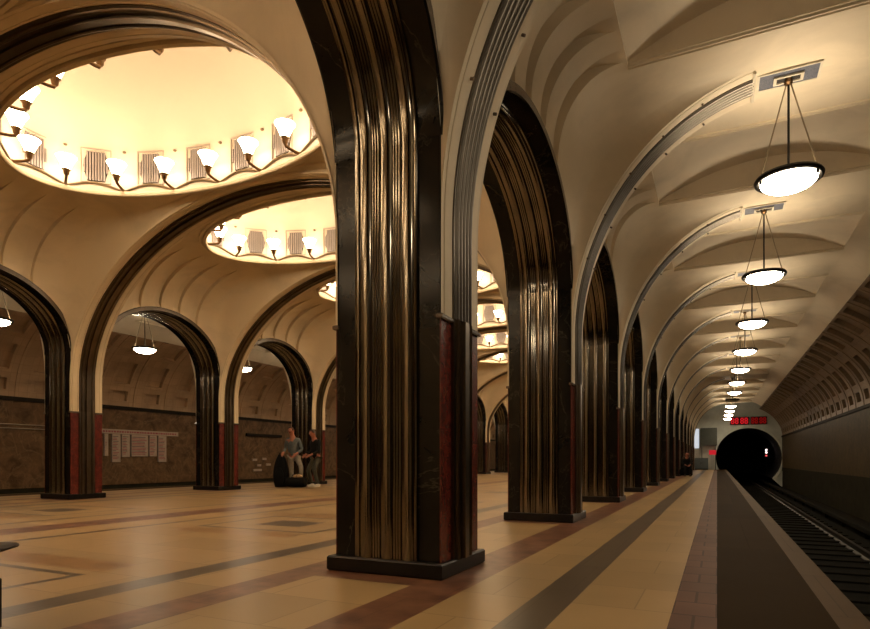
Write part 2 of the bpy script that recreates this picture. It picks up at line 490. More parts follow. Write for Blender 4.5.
def plat_bay(m):
    f = (lambda x: x) if not m else mir
    xs = [XA - HWA*cos(PI/2*i/44) for i in range(40)]
    xs = sorted(set(round(x, 4) for x in xs if x < -.95) | set(lin(-.9, 2.38, 34)) | {-.899, -.901, -.93, 2.379} | set(lin(2.381, 3.02, 7)))
    ys = yrows((.9699, .9701, 1.0299, 1.0301, 1.1, 1.2, 1.3, 1.4))
    mb = MB()
    rows = []
    for y in ys:
        r = []
        for x in xs:
            X, z = sunk(plat_z, x, y, -1, .14, -.93, XL0) if x < -.93 else (x, plat_z(x, y))
            r.append((f(X), y, z))
        rows.append(r)
    mb.grid(rows, flip=not m)
    for sy in (-1, 1):
        y0, y1 = sorted((sy*AHW, sy*S/2)); x = f(XL0)
        mb.add([(x, y0, 1.78), (x, y1, 1.78), (x, y1, 2.41), (x, y0, 2.41)], [(0,1,2,3)])
    ysx = lin(-AHW, AHW, 41); x = f(XL0)
    mb.grid([[(x, y, za(y)+.02) for y in ysx], [(x, y, za(y)+.10) for y in ysx]])
    # two thin mouldings along the edges of the raised panel
    for yy in (.985, 1.035, -.985, -1.035):
        a, b = sorted((f(-.9), f(2.38)))
        mb.box(a, b, yy-.008, yy+.008, 5.185, 5.215)
    return mb
for m in (False, True):
    pb = struct('ceiling', plat_bay(m), M['plaster_a'], angle=40)
    pb.location = (0, Y0 + S*(KMIN+.5), 0)
    for k in range(KMIN+1, KMAX):
        c = pb.copy(); COL.objects.link(c); c.location = (0, Y0 + S*(k+.5), 0)

# tiled haunch, with its rows of sunk niches, and the marble wall below
def haunch(m):
    f = (lambda x: x) if not m else mir
    CX, A, B, ZB = 1.2, 3.4, 2.615, 2.66
    p0 = math.acos((3.02-CX)/A)
    def pt(p, d, y):                 # p: 0 at the plaster .. 1 at the cornice; d: pushed outwards
        a = p0*(1-p)
        nx, nz = cos(a)/A, sin(a)/B; l = sqrt(nx*nx+nz*nz)
        return (f(CX + A*cos(a) + d*nx/l), y, ZB + B*sin(a) + d*nz/l)
    P = S/3
    rows = [(.025, .27), (.40, .69), (.79, .92)]
    ps = sorted(set(lin(0, 1, 25)) | {v for r in rows for v in r})
    ycuts = []
    n0, n1 = math.floor(YBACK/P), math.ceil(YEND/P)
    for k in range(n0, n1):
        yb = k*P
        ycuts += [yb, yb+.10, yb+.34, yb+.97, yb+1.21]
    ycuts.append(n1*P)
    mb = MB(); mb.uv = []
    def v(p, d, y):
        mb.v.append(pt(p, d, y)); mb.uv.append((y, p*2.9)); return len(mb.v)-1
    def quad(a, b, c, d_): mb.f.append((a, b, c, d_)); mb.m.append(0)
    for j in range(len(ycuts)-1):
        ya, yb = ycuts[j], ycuts[j+1]; kind = j % 5
        for i in range(len(ps)-1):
            pa, pb_ = ps[i], ps[i+1]; pm = (pa+pb_)/2
            nich = kind == 2 and any(r[0] < pm < r[1] for r in rows)
            top = any(abs(pa-r[0]) < 1e-6 for r in rows); bot = any(abs(pb_-r[1]) < 1e-6 for r in rows)
            d = -.02 if kind in (0, 4) else 0.0
            if nich: d = .13
            quad(v(pa, d, ya), v(pa, d, yb), v(pb_, d, yb), v(pb_, d, ya))
            if kind in (0, 4):
                yy = yb if kind == 0 else ya
                quad(v(pa, -.02, yy), v(pa, 0, yy), v(pb_, 0, yy), v(pb_, -.02, yy))
            if nich:
                for yy in (ya, yb): quad(v(pa, 0, yy), v(pa, .13, yy), v(pb_, .13, yy), v(pb_, 0, yy))
                if top: quad(v(pa, 0, ya), v(pa, .13, ya), v(pa, .13, yb), v(pa, 0, yb))
                if bot: quad(v(pb_, 0, ya), v(pb_, .13, ya), v(pb_, .13, yb), v(pb_, 0, yb))
    return mb
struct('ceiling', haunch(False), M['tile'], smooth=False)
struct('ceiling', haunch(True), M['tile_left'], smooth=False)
for side, x, mm in (('right', XW, 'wallmarble'), ('left', mir(XW), 'wallmarble_dark')):
    s = 1 if side == 'right' else -1
    mb = MB(); a, b = sorted((x, x+s*.25))
    mb.box(a, b, YBACK, YEND, -.02, 2.66)
    a, b = sorted((x+s*.02, x+s*.3)); mb.box(a, b, YBACK, YEND, -1.35, -.02, 1)
    struct('wall_' + side, mb, [M[mm], M['darkwall']], smooth=False)
    a, b = sorted((x-s*.05, x+s*.05))
    struct('trim_' + ('1' if s > 0 else '2'), MB().box(a, b, YBACK, YEND, 2.56, 2.68), M['darktrim'], smooth=False)
    a, b = sorted((x-s*.015, x+s*.05))
    struct('trim_' + ('3' if s > 0 else '4'), MB().box(a, b, YBACK, YEND, -.06, .20), M['wallmarble_dark' if s < 0 else 'darkwall'], smooth=False)
    mb = MB(); a, b = sorted((mir(.62) if s < 0 else .62, x + s*.3))
    mb.box(a, b, YBACK, YEND+20, -1.5, -1.3)
    struct('ground', mb, M['concrete'], smooth=False)

# ------------------------------------------------------------------ columns
def flute_profile():
    pts = [(-.25, -.01), (-.25, .014), (-.235, .018)]
    s = -.235
    def reed(wd, h, base, n):
        nonlocal s
        for i in range(1, n+1):
            a = PI*i/n; pts.append((s + wd*(1-cos(a))/2, base + h*sin(a)))
        s += wd
    reed(.028, .010, .016, 4)
    for g in range(3):
        reed(.102, .027, .010, 10)
        if g < 2:
            for _ in range(3): reed(.022, .009, .014, 4)
    reed(.024, .010, .016, 4)
    pts += [(s, .016), (.25, .014), (.25, -.01)]
    return pts
FL = flute_profile()
def strip_profile(w):
    h = [(-1, -.01), (-1, .018), (-.78, .018), (-.76, .034), (-.66, .042), (-.56, .034), (-.54, .022), (-.26, .022), (-.22, .05), (.22, .05), (.26, .022), (.54, .022),
         (.56, .034), (.66, .042), (.76, .034), (.78, .018), (1, .018), (1, -.01)]
    return [(a*w, d) for a, d in h]
STRIP = strip_profile(.165)
RSTRIP = [(-.165, -.01), (-.165, .02), (-.145, .02)]
for _k in range(5):
    _c = -.116 + .058*_k
    RSTRIP += [(_c + .026*_a, .014 + .025*_b) for _a, _b in ((-1, 0), (-.92, .38), (-.7, .71), (-.38, .92), (0, 1), (.38, .92), (.7, .71), (.92, .38), (1, 0))]
RSTRIP += [(.145, .02), (.165, .02), (.165, -.01)]
V = Vector
def make_column():
    t = thing('station_column', '', 'column')
    mb = MB()
    mb.bev(-.462, .462, -.398, .398, 0, .105, .010)
    mb.build('plinth', M['plinth'], t, smooth=False)
    MB().box(-HX, HX, -HY, HY, .10, 3.0).build('shaft', M['black'], t, smooth=False)
    for sy in (-1, 1):
        pth = [(V((0, sy*HY, z)), V((0, sy, 0)), V((-sy, 0, 0))) for z in (.10, 1.0, 2.0, AZ)]
        MB().sweep(pth, FL).build('fluted_panel', M['steel'], t)
    for sx in (-1, 1):
        pth = [(V((sx*HX, 0, z)), V((sx, 0, 0)), V((0, sx, 0))) for z in (.10, 1.2, 1.785)]
        pr_ = [(a, d*1.1 + .010) for a, d in STRIP]
        MB().sweep(pth, pr_).build('steel_strip', M['ribsteel'], t)
        for sy in (-1, 1):
            y0, y1 = sorted((sy*.168, sy*HY)); a, b = sorted((sx*HX, sx*(HX+.009)))
            rp = MB().box(a, b, y0, y1, .10, 1.75).build('red_panel', M['red'], t, smooth=False)
            rp['label'] = 'red marble panel'
            a, b = sorted((sx*(HX-.02), sx*(HX+.030))); y0, y1 = sorted((sy*.168, sy*(HY+.018)))
            MB().bev(a, b, y0, y1, 1.75, 1.785, .008).build('ledge', M['ring'], rp, smooth=False)
    return t
NMAX = 12
proto_col = make_column()
first = True
for row, cx in (('right', CR), ('left', CL)):
    for n in range(-1 if row == 'right' else 0, NMAX+1):
        vis0 = 0 if row == 'right' else 1
        if n < vis0:
            lab = 'fluted steel column of the %s row just outside the picture' % row
        elif n == vis0 and row == 'right':
            lab = 'big black marble and fluted steel column standing nearest, mid picture'
        elif n == vis0:
            lab = 'leftmost steel column across the hall, with red panels beside its strip'
        elif row == 'right':
            lab = '%s fluted steel column from the front in the row along the platform edge' % ORD1[n]
        else:
            lab = '%s fluted steel column from the front in the far row across the hall' % ORD1[n-1]
        if first: o = proto_col; first = False
        else: o = dup(proto_col, (0,0,0))
        o.location = (cx, colY(n), 0); o['label'] = lab; o['group'] = 'steel columns of the %s row' % row

# long arches between the columns
def arch_path(k=48, off=0.0):
    out = []
    for i in range(k+1):
        a = PI*i/k
        P = V((0, -AHW*cos(a), AZ + AR*sin(a)))
        N = V((0, cos(a)/AHW, -sin(a)/AR)).normalized()
        out.append((P - N*off, N, V((1, 0, 0))))
    return out
def make_arch():
    t = thing('steel_arch', '', 'arch')
    MB().sweep(arch_path(), FL).build('fluted_soffit', M['steel'], t)
    for s in (-1, 1):
        pr_ = [(s*.25, -.02), (s*.25, .004), (s*.43, .004), (s*.445, -.006), (s*.445, -.085), (s*.432, -.095), (s*.40, -.10)]
        mbd = MB().sweep(arch_path(), pr_).build('marble_border', M['black'], t, angle=15)
        pr2 = [(s*.4465, -.004), (s*.4465, -.083)]
        MB().sweep(arch_path(), pr2).build('face_ring', M['ring'], mbd)
    return t
proto_arch = make_arch(); first = True
for row, cx in (('right', CR), ('left', CL)):
    for k in range(-1 if row == 'right' else 0, NMAX):
        if row == 'right':
            lab = 'steel arch curving overhead from the nearest column towards the viewer' if k == -1 else \
                  'black-edged steel arch between the %s and %s columns along the platform' % (ORD[k], ORD[k+1])
        else:
            lab = 'steel arch cut by the left picture edge, across the hall' if k == 0 else \
                  'steel arch between the %s and %s columns across the hall' % (ORD1[k-1], ORD1[k])
        if first: o = proto_arch; first = False
        else: o = dup(proto_arch, (0,0,0))
        o.location = (cx, Y0 + S*(k+.5), 0); o['label'] = lab; o['group'] = 'steel arches of the %s row' % row

# hall ribs
def make_hall_rib():
    t = thing('vault_rib', '', 'rib')
    pth = []
    for i in range(97):
        a = PI*i/96
        P = V((-HWN*cos(a), 0, 2.4 + 3.05*sin(a))); N = V((cos(a)/HWN, 0, -sin(a)/3.05)).normalized()
        pth.append((P, N, V((0, 1, 0))))
    pth = [(V((-HWN, 0, 1.785)), V((1, 0, 0)), V((0, 1, 0)))] + pth + [(V((HWN, 0, 1.785)), V((-1, 0, 0)), V((0, 1, 0)))]
    MB().sweep(pth, [(a, d*1.1) for a, d in STRIP]).build('steel_strip', M['ribsteel'], t)
    for s in (-1, 1):
        pr_ = [(s*.175, -.01), (s*.175, .014), (s*.20, .018), (s*.20, .008), (s*.27, .008), (s*.275, .014), (s*.30, .014), (s*.305, .004), (s*.335, .004), (s*.345, -.02)]
        MB().sweep(pth, pr_).build('plaster_moulding', M['plaster'], t)
    return t
proto_rib = make_hall_rib()
for n in range(-1, NMAX+1):
    lab = 'dark steel rib spanning the hall vault behind the viewer' if n < 0 else \
          'dark steel rib arching over the hall at the top of the picture' if n == 0 else \
          '%s dark steel rib over the hall, springing from the %s far column' % (ORD1[n], ORD1[n-1])
    o = proto_rib if n == -1 else dup(proto_rib, (0,0,0))
    o.location = (XC, colY(n), 0); o['label'] = lab; o['group'] = 'steel ribs across the hall vault'

# platform ribs, lamp plates and pendant lamps
def make_plat_rib(m):
    sg = -1 if m else 1
    t = thing('platform_rib', '', 'rib')
    a1 = math.acos(.355/HWA)
    def path(n=48):
        out = []
        for i in range(n+1):
            a = a1*i/n
            P = V((sg*(-HWA*cos(a)), 0, 2.4 + 2.82*sin(a))); N = V((sg*cos(a)/HWA, 0, -sin(a)/2.82)).normalized()
            out.append((P, N, V((0, 1, 0))))
        return [(V((-sg*HWA, 0, 1.785)), V((sg, 0, 0)), V((0, 1, 0)))] + out
    p = path()
    MB().sweep(p, [(a, d) for a, d in RSTRIP]).build('steel_strip', M['ribbright'], t)
    for s in (-1, 1):
        pr_ = [(s*.168, -.02), (s*.168, .008), (s*.18, .011), (s*.275, .011), (s*.29, .006), (s*.292, -.06)]
        MB().sweep(p, pr_).build('plaster_edge', M['plaster_a'], t)
        for i in (13, 20, 27, 34, 41):
            P, N, L = p[i]; q = P + L*(s*.225)
            MB().tube([(q + N*.02)[:], (q + N*.045)[:]], .012, 8).build('bolt', M['ring'], t)
    MB().tube([(p[-1][0] + V((0, -.30, 0)) + V((0, 0, -.02)))[:], (p[-1][0] + V((0, .30, 0)) + V((0, 0, -.02)))[:]], .02, 6).build('end_bar', M['paleframe'], t)
    return t
def make_plate():
    t = thing('lamp_plate', '', 'ceiling plate')
    mb = MB()
    mb.box(-.32, .32, -.165, -.145, -.018, 0).box(-.32, .32, .145, .165, -.018, 0).box(-.32, -.295, -.145, .145, -.018, 0).box(.295, .32, -.145, .145, -.018, 0)
    mb.build('frame', M['paleframe'], t, smooth=False)
    MB().box(-.295, .295, -.145, .145, -.012, -.001).build('smalt_panel', M['mosaic'], t, smooth=False)
    mb = MB()
    mb.box(-.15, .15, -.075, -.05, -.04, -.02).box(-.15, .15, .05, .075, -.04, -.02).box(-.15, -.12, -.05, .05, -.04, -.02).box(.12, .15, -.05, .05, -.04, -.02)
    sf = mb.build('slot_frame', M['paleframe'], t, smooth=False)
    MB().box(-.12, .12, -.05, .05, -.026, -.019).build('slot', M['grilledark'], sf, smooth=False)
    return t
def make_pendant():
    t = thing('pendant_lamp', '', 'pendant lamp')      # origin at the centre of the rim
    R = .345; top = 1.15
    MB().lathe([(R-.058, -.010), (R-.02, -.022), (R, -.015), (R+.008, .01), (R-.005, .035), (R-.05, .04), (R-.07, .02), (R-.058, -.010)], 40).build('rim', M['lampblack'], t)
    rimo = [c for c in t.children if c.name.startswith('rim')][0]
    pr_ = []
    for i in range(9):
        a = PI/2*i/8; pr_.append(((R-.055)*sin(a) if i else .001, -.012 - .12*cos(a)))
    MB().lathe(pr_, 36).build('bowl', M['bowl'], t)
    MB().lathe([(.002, .06), (.03, .06), (.045, .02), (.045, -.01), (.02, -.03), (.002, -.03)], 14, (0, 0, top-.04)).build('canopy', M['brass'], t)
    MB().tube([(0, 0, top-.05), (0, 0, .06)], .013, 8).build('stem', M['lampblack'], t)
    MB().lathe([(.001, .10), (.03, .09), (.05, .06), (.02, .03), (.001, .02)], 12).build('hub', M['lampblack'], t)
    for q in (-90, 30, 150):
        a = math.radians(q + 175)
        MB().tube([(.025*cos(a), .025*sin(a), top-.06), ((R-.03)*cos(a), (R-.03)*sin(a), .03)], .008, 6).build('wire', M['rod'], t)
        MB().lathe([(.001, -.03), (.014, -.022), (.018, -.005), (.012, .01), (.001, .012)], 8, ((R-.03)*cos(a), (R-.03)*sin(a), -.03)).build('knob', M['lampblack'], rimo)
    for k in range(3):
        a = 2*PI*k/3 + .3
        MB().tube([(.0, 0, .05), ((R-.07)*cos(a), (R-.07)*sin(a), .03)], .008, 6).build('spoke', M['lampblack'], t)
    return t
pl = make_plate(); pd = make_pendant()
firsts = True
for side in ('right', 'left'):
    rib = make_plat_rib(side == 'left')
    xa = XA if side == 'right' else mir(XA)
    for n in range(-1 if side == 'right' else 0, NMAX+1):
        i = n - 1
        nm = ORD1[i] if i >= 0 else ''
        if side == 'right':
            lr = 'steel rib climbing from the nearest column out of the picture top' if n == 0 else 'steel rib over the platform behind the viewer' if n < 0 else \
                 '%s fluted steel rib climbing from the columns over the right platform' % nm
            lp = 'grey smalt lamp plate above the picture top over the platform' if n < 1 else '%s grey smalt plate on the platform ceiling, above a hanging lamp' % nm
            ll = 'hanging bowl lamp over the platform beyond the picture top' if n < 1 else \
                 'nearest lit bowl lamp hanging over the platform, large and upper right' if n == 1 else \
                 'unlit bowl lamp over the platform between the seventh and ninth lamps' if n == 8 else \
                 '%s lit bowl lamp in the row hanging over the right platform' % nm
        else:
            lr = '%s steel rib over the far left platform beyond the hall' % ORD1[n]
            lp = '%s lamp plate on the ceiling of the far left platform' % ORD1[n]
            ll = 'lit bowl lamp at the left picture edge, seen through an arch' if n == 1 else \
                 'lit bowl lamp hanging in the second far arch, over the left platform' if n == 2 else \
                 'lit bowl lamp in the third far arch, over the left platform' if n == 3 else \
                 '%s lit bowl lamp over the far left platform' % ORD1[n]
        o = rib if n == (-1 if side == 'right' else 0) else dup(rib, (0,0,0))
        o.location = (xa, colY(n), 0); o['label'] = lr; o['group'] = 'steel ribs over the %s platform' % side
        if firsts: a, b = pl, pd; firsts = False
        else: a, b = dup(pl, (0,0,0)), dup(pd, (0,0,0))
        a.location = (xa, colY(n), 5.205); a['label'] = lp; a['group'] = 'lamp plates over the %s platform' % side
        b.location = (xa, colY(n), 4.02); b['label'] = ll; b['group'] = 'bowl lamps over the %s platform' % side
        if n == 8 and side == 'right':
            for ch in b.children:
                if ch.name.startswith('bowl'):
                    ch.data = ch.data.copy(); ch.data.materials[0] = M['bowl_off']

# ------------------------------------------------------------------ domes
def ell(d, z, n=128):
    return [((EA+d)*cos(2*PI*i/n), (EB+d)*sin(2*PI*i/n), z) for i in range(n)]
def equal_arc(d, n, half=True):
    K = 4000; acc = [0]; pts = [((EA+d)*cos(2*PI*i/K + PI/2), (EB+d)*sin(2*PI*i/K + PI/2)) for i in range(K+1)]
    for i in range(K): acc.append(acc[-1] + math.hypot(pts[i+1][0]-pts[i][0], pts[i+1][1]-pts[i][1]))
    L = acc[-1]; out = []; j = 0
    for i in range(n):
        tgt = L*(i + (.5 if half else 0))/n
        while acc[j] < tgt: j += 1
        out.append(2*PI*j/K + PI/2)
    return out
NS = 16
TH_S = equal_arc(.06, NS, True)
TH_G = equal_arc(.06, NS, False)
def make_dome():
    t = thing('oval_dome', '', 'ceiling dome')
    rim = MB().grid([ell(d, z) for d, z in ((.215, 5.50), (.215, 5.455), (.17, 5.450), (.168, 5.50), (.138, 5.50), (.135, 5.425), (.085, 5.42), (.083, 5.475), (.053, 5.475), (.05, 5.395), (.0, 5.385), (-.012, 5.40), (-.015, 5.44), (.0, 5.47), (.10, 5.47))], closed=True)
    rim.build('rim_moulding', M['plaster'], t, angle=25)
    n = 320
    K = 4000
    # scalloped band: low points at the lamps
    ths = [2*PI*i/n for i in range(n)]
    def ph(th):
        for i in range(NS):
            a, b = TH_S[i], TH_S[(i+1) % NS] + (2*PI if i == NS-1 else 0)
            for tt in (th, th+2*PI):
                if a <= tt <= b: return (tt-a)/(b-a)
        return 0
    hs = [5.475 + .115*abs(sin(PI*ph(th)))**1.1 for th in ths]
    def pe(d, th, z): return ((EA+d)*cos(th), (EB+d)*sin(th), z)
    MB().grid([[pe(.03, th, 5.44) for th in ths], [pe(.03, th, h) for th, h in zip(ths, hs)], [pe(.09, th, h) for th, h in zip(ths, hs)]], closed=True).build('scalloped_band', M['domepl'], t)
    MB().grid([[pe(.022 + .022*cos(a), th, h + .022*sin(a)) for th, h in zip(ths, hs)] for a in lin(0, 2*PI, 7)], closed=True).build('wavy_cord', M['cord'], t)
    rows = [ell(.07, z) for z in (5.44, 5.8, 6.15)]
    for i in range(1, 15):
        a = PI/2*i/15; rows.append([((EA+.07)*cos(a)*cos(2*PI*k/128), (EB+.07)*cos(a)*sin(2*PI*k/128), 6.15 + 1.0*sin(a)) for k in range(128)])
    mb = MB().grid(rows, closed=True)
    mb.add([(0,0,7.15)] + rows[-1], [(0, 1+(k+1) % 128, 1+k) for k in range(128)])
    mb.build('shell', M['domepl'], t, angle=60)
    return t
def make_sconce():
    t = thing('dome_lamp', '', 'wall lamp')        # origin on the dome wall, +X into the dome
    MB().tube([(-.02, 0, -.02), (.08, 0, -.025), (.22, 0, -.015), (.285, 0, .0), (.30, 0, .045)], [.036, .024, .022, .024, .028], 10).build('arm', M['brass'], t)
    armo = [c for c in t.children if c.name.startswith('arm')][0]
    MB().lathe([(.001, .0), (.026, .0), (.042, .02), (.048, .07), (.070, .095), (.058, .10), (.03, .095), (.001, .09)], 16, (.30, 0, .02)).build('cup', M['brass'], armo)
    MB().lathe([(.035, .0), (.065, .03), (.088, .09), (.125, .17), (.155, .21), (.14, .212), (.11, .17), (.07, .09), (.04, .03)], 20, (.30, 0, .11)).build('shade', M['sconce'], t)
    MB().lathe([(.001, .02), (.022, .014), (.032, 0), (.022, -.014), (.001, -.02)], 10, (.01, 0, .66)).build('rosette', M['cord'], t)
    return t
def make_grille():
    t = thing('vent_grille', '', 'vent grille')   # hangs on the dome wall, +X into the dome
    z0, z1, wb, wm = .0, .50, .14, .205
    def hw(z): return wb + (wm-wb)*(1-abs((z-.25)/.25))
    mb = MB()
    mb.box(-.01, .018, -.24, -.225, -.035, .56).box(-.01, .018, .225, .24, -.035, .56).box(-.01, .018, -.225, .225, .54, .56).box(-.01, .018, -.225, .225, -.035, -.02)
    mb.build('frame', M['grilleframe'], t, smooth=False)
    pts = [(-wb, z0), (wb, z0), (wm, .25), (wb, z1), (-wb, z1), (-wm, .25)]
    mb = MB(); n = 6
    mb.add([(.004, y, z) for y, z in pts] + [(-.02, y, z) for y, z in pts], [(0,1,2,3,4,5), (11,10,9,8,7,6)] + [(i, i+6, (i+1) % 6+6, (i+1) % 6) for i in range(6)])
    mb.build('backing', M['grilledark'], t, smooth=False)
    mb = MB()
    for i in range(9):
        y = -.176 + .044*i
        h = .25 if abs(y) <= wb else .25*(1-(abs(y)-wb)/(wm-wb))
        mb.box(.004, .030, y-.013, y+.013, .25-h, .25+h)
    mb.build('slats', M['slat'], t, smooth=False)
    return t
dome = make_dome(); sc0 = make_sconce(); gr0 = make_grille()
f1 = True; f2 = True; f3 = True
for k in range(KMIN, KMAX):
    yc = Y0 + S*(k+.5)
    vis = k >= 0
    dn = ORD[k] if vis else ('first' if k == -1 else 'second')
    if f1: d = dome; f1 = False
    else: d = dup(dome, (0,0,0))
    d.location = (XC, yc, 0)
    d['label'] = ('%s oval ceiling dome of the hall, ringed with glowing lamps' % dn) if vis else '%s oval ceiling dome behind the viewer, ringed with lamps' % dn
    d['group'] = 'oval domes of the hall'
    for TH, kind in ((TH_S, 's'), (TH_G, 'g')):
        if kind == 'g' and k < 0: continue
        items = []
        for th in TH:
            far = sin(th) > 0
            x, y = XC + (EA+.06)*cos(th), yc + (EB+.06)*sin(th)
            if kind == 'g' and (k > 3 and not far): continue
            items.append((not far, pix(x, y, 5.6)[0], th, x, y))
        for far in (True, False):
            sub = sorted(i for i in items if i[0] != far)
            for r, (_, px, th, x, y) in enumerate(sub):
                nx, ny = cos(th)/(EA+.06), sin(th)/(EB+.06)
                rz = math.atan2(-ny, -nx)
                side = 'far' if far else 'near'
                if kind == 's':
                    if f2: o = sc0; f2 = False
                    else: o = dup(sc0, (0,0,0))
                    o.location = (x, y, 5.515); o.rotation_euler = (0, 0, rz)
                    o['label'] = ('glowing glass lamp on the %s side of the %s dome, %s from the left' % (side, dn, ORD1[r])) if vis else \
                                 'glowing glass lamp of the %s dome behind the viewer' % dn
                    o['group'] = 'lamps of the %s dome%s' % (dn, '' if vis else ' behind the viewer')
                else:
                    if f3: o = gr0; f3 = False
                    else: o = dup(gr0, (0,0,0))
                    o.location = (x, y, 5.64); o.rotation_euler = (0, 0, rz)
                    o['label'] = 'slatted six-sided grille on the %s wall of the %s dome, %s from the left' % (side, dn, ORD1[r])
                    o['group'] = 'grilles of the %s dome' % dn

# ------------------------------------------------------------------ tracks
for side in (1, -1):
    f = (lambda x: x) if side > 0 else mir
    lab = 'right' if side > 0 else 'far left'
    for x, nm in ((1.33, 'inner'), (2.85, 'outer')):
        mb = MB(); X = f(x)
        prof = [(-.07, -1.3), (-.07, -1.285), (-.012, -1.26), (-.012, -1.18), (-.036, -1.165), (-.036, -1.13), (.036, -1.13), (.036, -1.165), (.012, -1.18), (.012, -1.26), (.07, -1.285), (.07, -1.3)]
        mb.grid([[(X+a, y, z) for a, z in prof] for y in (YBACK, YEND+18)])
        tag(mb.build('running_rail', M['rail'], None, smooth=False), '%s running rail of the track beside the %s platform' % ('platform-side' if nm == 'inner' else 'wall-side', lab), 'rail', 'running rails')
if True:
    sl = MB().bev(.95, 3.25, -.12, .12, -1.33, -1.27, .01).build('track_sleeper', M['sleeper'], None, smooth=False)
    for i in range(60):
        o = sl if i == 0 else sl.copy()
        if i: COL.objects.link(o)
        o.location = (0, 4.0 + .82*i, 0)
        tag(o, 'dark sleeper under the rails of the right track', 'sleeper', 'sleepers of the right track')
    mb = MB().bev(3.45, 3.72, 2.0, YEND+10, -1.12, -.98, .02)
    for i in range(16): mb.box(3.54, 3.64, 3+3.2*i, 3.1+3.2*i, -1.3, -1.1)
    tag(mb.build('contact_rail', M['sleeper'], None, smooth=False), 'covered contact rail running along the foot of the track wall', 'rail')

# ------------------------------------------------------------------ end wall, tunnel mouth and what stands there
def end_wall():
    mb = MB(); x0, x1, zc, r = 2.25, XW+.2, 1.0, 2.35
    pts = []
    for i in range(33):
        a = PI*1.25 - 1.5*PI*i/32; pts.append((x0 + r*cos(a), zc + r*sin(a)))
    outer = []
    for x, z in pts:
        dx, dz = x-x0, z-zc; l = max(abs(dx)/3.9 if dx < 0 else dx/(x1-x0), dz/4.6 if dz > 0 else -dz/2.7, 1e-6)
        outer.append((x0+dx/l, zc+dz/l))
    mb.grid([[(x, YEND, z) for x, z in outer], [(x, YEND, z) for x, z in pts]])
    mb.grid([[(x, YEND, z) for x, z in pts], [(x, YEND+22, z) for x, z in pts]], 1)
    mb.add([(x, YEND+22, z) for x, z in pts], [tuple(range(33))], 1)
    mb.add([(x0-3.9, YEND, -1.7), (x0-3.9, YEND, 5.6), (mir(x0)+3.9, YEND, 5.6), (mir(x0)+3.9, YEND, -1.7)], [(0,1,2,3)])
    mb.add([(mir(x0)+3.9, YEND, -1.7), (mir(x0)+3.9, YEND, 5.6), (mir(x1), YEND, 5.6), (mir(x1), YEND, -1.7)], [(0,1,2,3)])
    return mb
struct('wall_back', end_wall(), [M['endwall'], M['tunnel']], smooth=False)
mb = MB(); rr = []
for d, yy in ((.0, .02), (.0, -.08), (.16, -.08), (.20, -.04), (.20, .02)):
    rr.append([(2.25 + (2.35+d)*cos(PI*1.22-1.44*PI*i/40), YEND+yy, 1.0 + (2.35+d)*sin(PI*1.22-1.44*PI*i/40)) for i in range(41)])
struct('trim_5', mb.grid(rr), M['endwall'])
struct('wall_front', MB().box(mir(XW)-.3, XW+.3, YBACK-.2, YBACK, -1.7, 5.7), M['plaster'], smooth=False)  # added wall, out of view; cream plaster gives the steel flutes bright reflections

SEG = {'0': 'abcdef', '1': 'bc', '8': 'abcdefg'}
def led(name, label, x, z, wd, ht, mat):
    t = thing(name, label, 'clock', (x, YEND-.075, z))
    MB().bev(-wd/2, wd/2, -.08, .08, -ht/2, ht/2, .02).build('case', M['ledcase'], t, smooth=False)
    n = 4; cw = wd/(n+.6)
    for i in range(n):
        cx = -wd/2 + cw*(i+.5) + (.15 if i < 2 else .45)*cw; mb = MB(); hw, hh, s = cw*.30, ht*.33, .04
        for (a, b, c, d) in ((-hw, hw, hh-s, hh+s), (-hw, hw, -s, s), (-hw, hw, -hh-s, -hh+s)): mb.box(cx+a, cx+b, -.095, -.081, c, d)
        for a in (-hw, hw):
            for c in (0, -hh): mb.box(cx+a-s, cx+a+s, -.095, -.081, c+s, c+hh-s)
        mb.build('digit', mat, t, smooth=False)
    return t
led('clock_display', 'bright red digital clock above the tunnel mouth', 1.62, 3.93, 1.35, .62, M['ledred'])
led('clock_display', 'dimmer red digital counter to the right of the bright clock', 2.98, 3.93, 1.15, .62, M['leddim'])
t = thing('service_board', 'dark grey square board beside the tunnel mouth', 'board', (-.62, YEND-.5, 0))
MB().bev(-.62, .62, -.05, .05, 1.95, 3.4, .02).build('panel', M['greyboard'], t, smooth=False)
for x in (-.5, .5): MB().tube([(x, 0, 0), (x, 0, 1.96)], .03, 8).build('leg', M['greyboard'], t)
t = thing('light_panel', 'bright white lit panel at the far end of the platform', 'lit sign', (-1.52, YEND-.3, 0))
MB().bev(-.18, .18, -.04, .04, 1.75, 3.35, .01).build('face', M['whitelit'], t, smooth=False)
MB().box(-.22, .22, .04, .12, 0, 3.4).build('post', M['whitepaint'], t, smooth=False)
t = thing('cabinet', 'blue-grey cabinet at the end of the platform', 'cabinet', (-1.15, YEND-.8, 0))
MB().bev(-.5, .5, -.3, .3, .05, .95, .02).build('body', M['bluegray'], t, smooth=False)
MB().box(-.47, -.01, -.315, -.3, .1, .9).box(.01, .47, -.315, -.3, .1, .9).build('door', M['bluegray'], t, smooth=False)
MB().box(-.06, -.03, -.33, -.315, .45, .6).box(.03, .06, -.33, -.315, .45, .6).build('handle', M['rail'], [c for c in t.children if c.name.startswith('door')][0], smooth=False)
MB().box(-.5, .5, -.28, .28, 0, .05).build('base', M['darktrim'], t, smooth=False)
t = thing('signal_post', 'pale post carrying a red lit sign beside the tunnel', 'signal', (-.33, YEND-.9, 0))
MB().bev(-.14, .14, -.08, .08, 0, 1.25, .01).build('post', M['whitepaint'], t, smooth=False)
MB().bev(-.26, .26, -.1, .02, 1.2, 1.58, .03).build('red_sign', M['redlit'], t, smooth=False)
t = thing('tunnel_signal', 'small signal light inside the dark tunnel', 'signal', (3.95, YEND+6, 1.45))
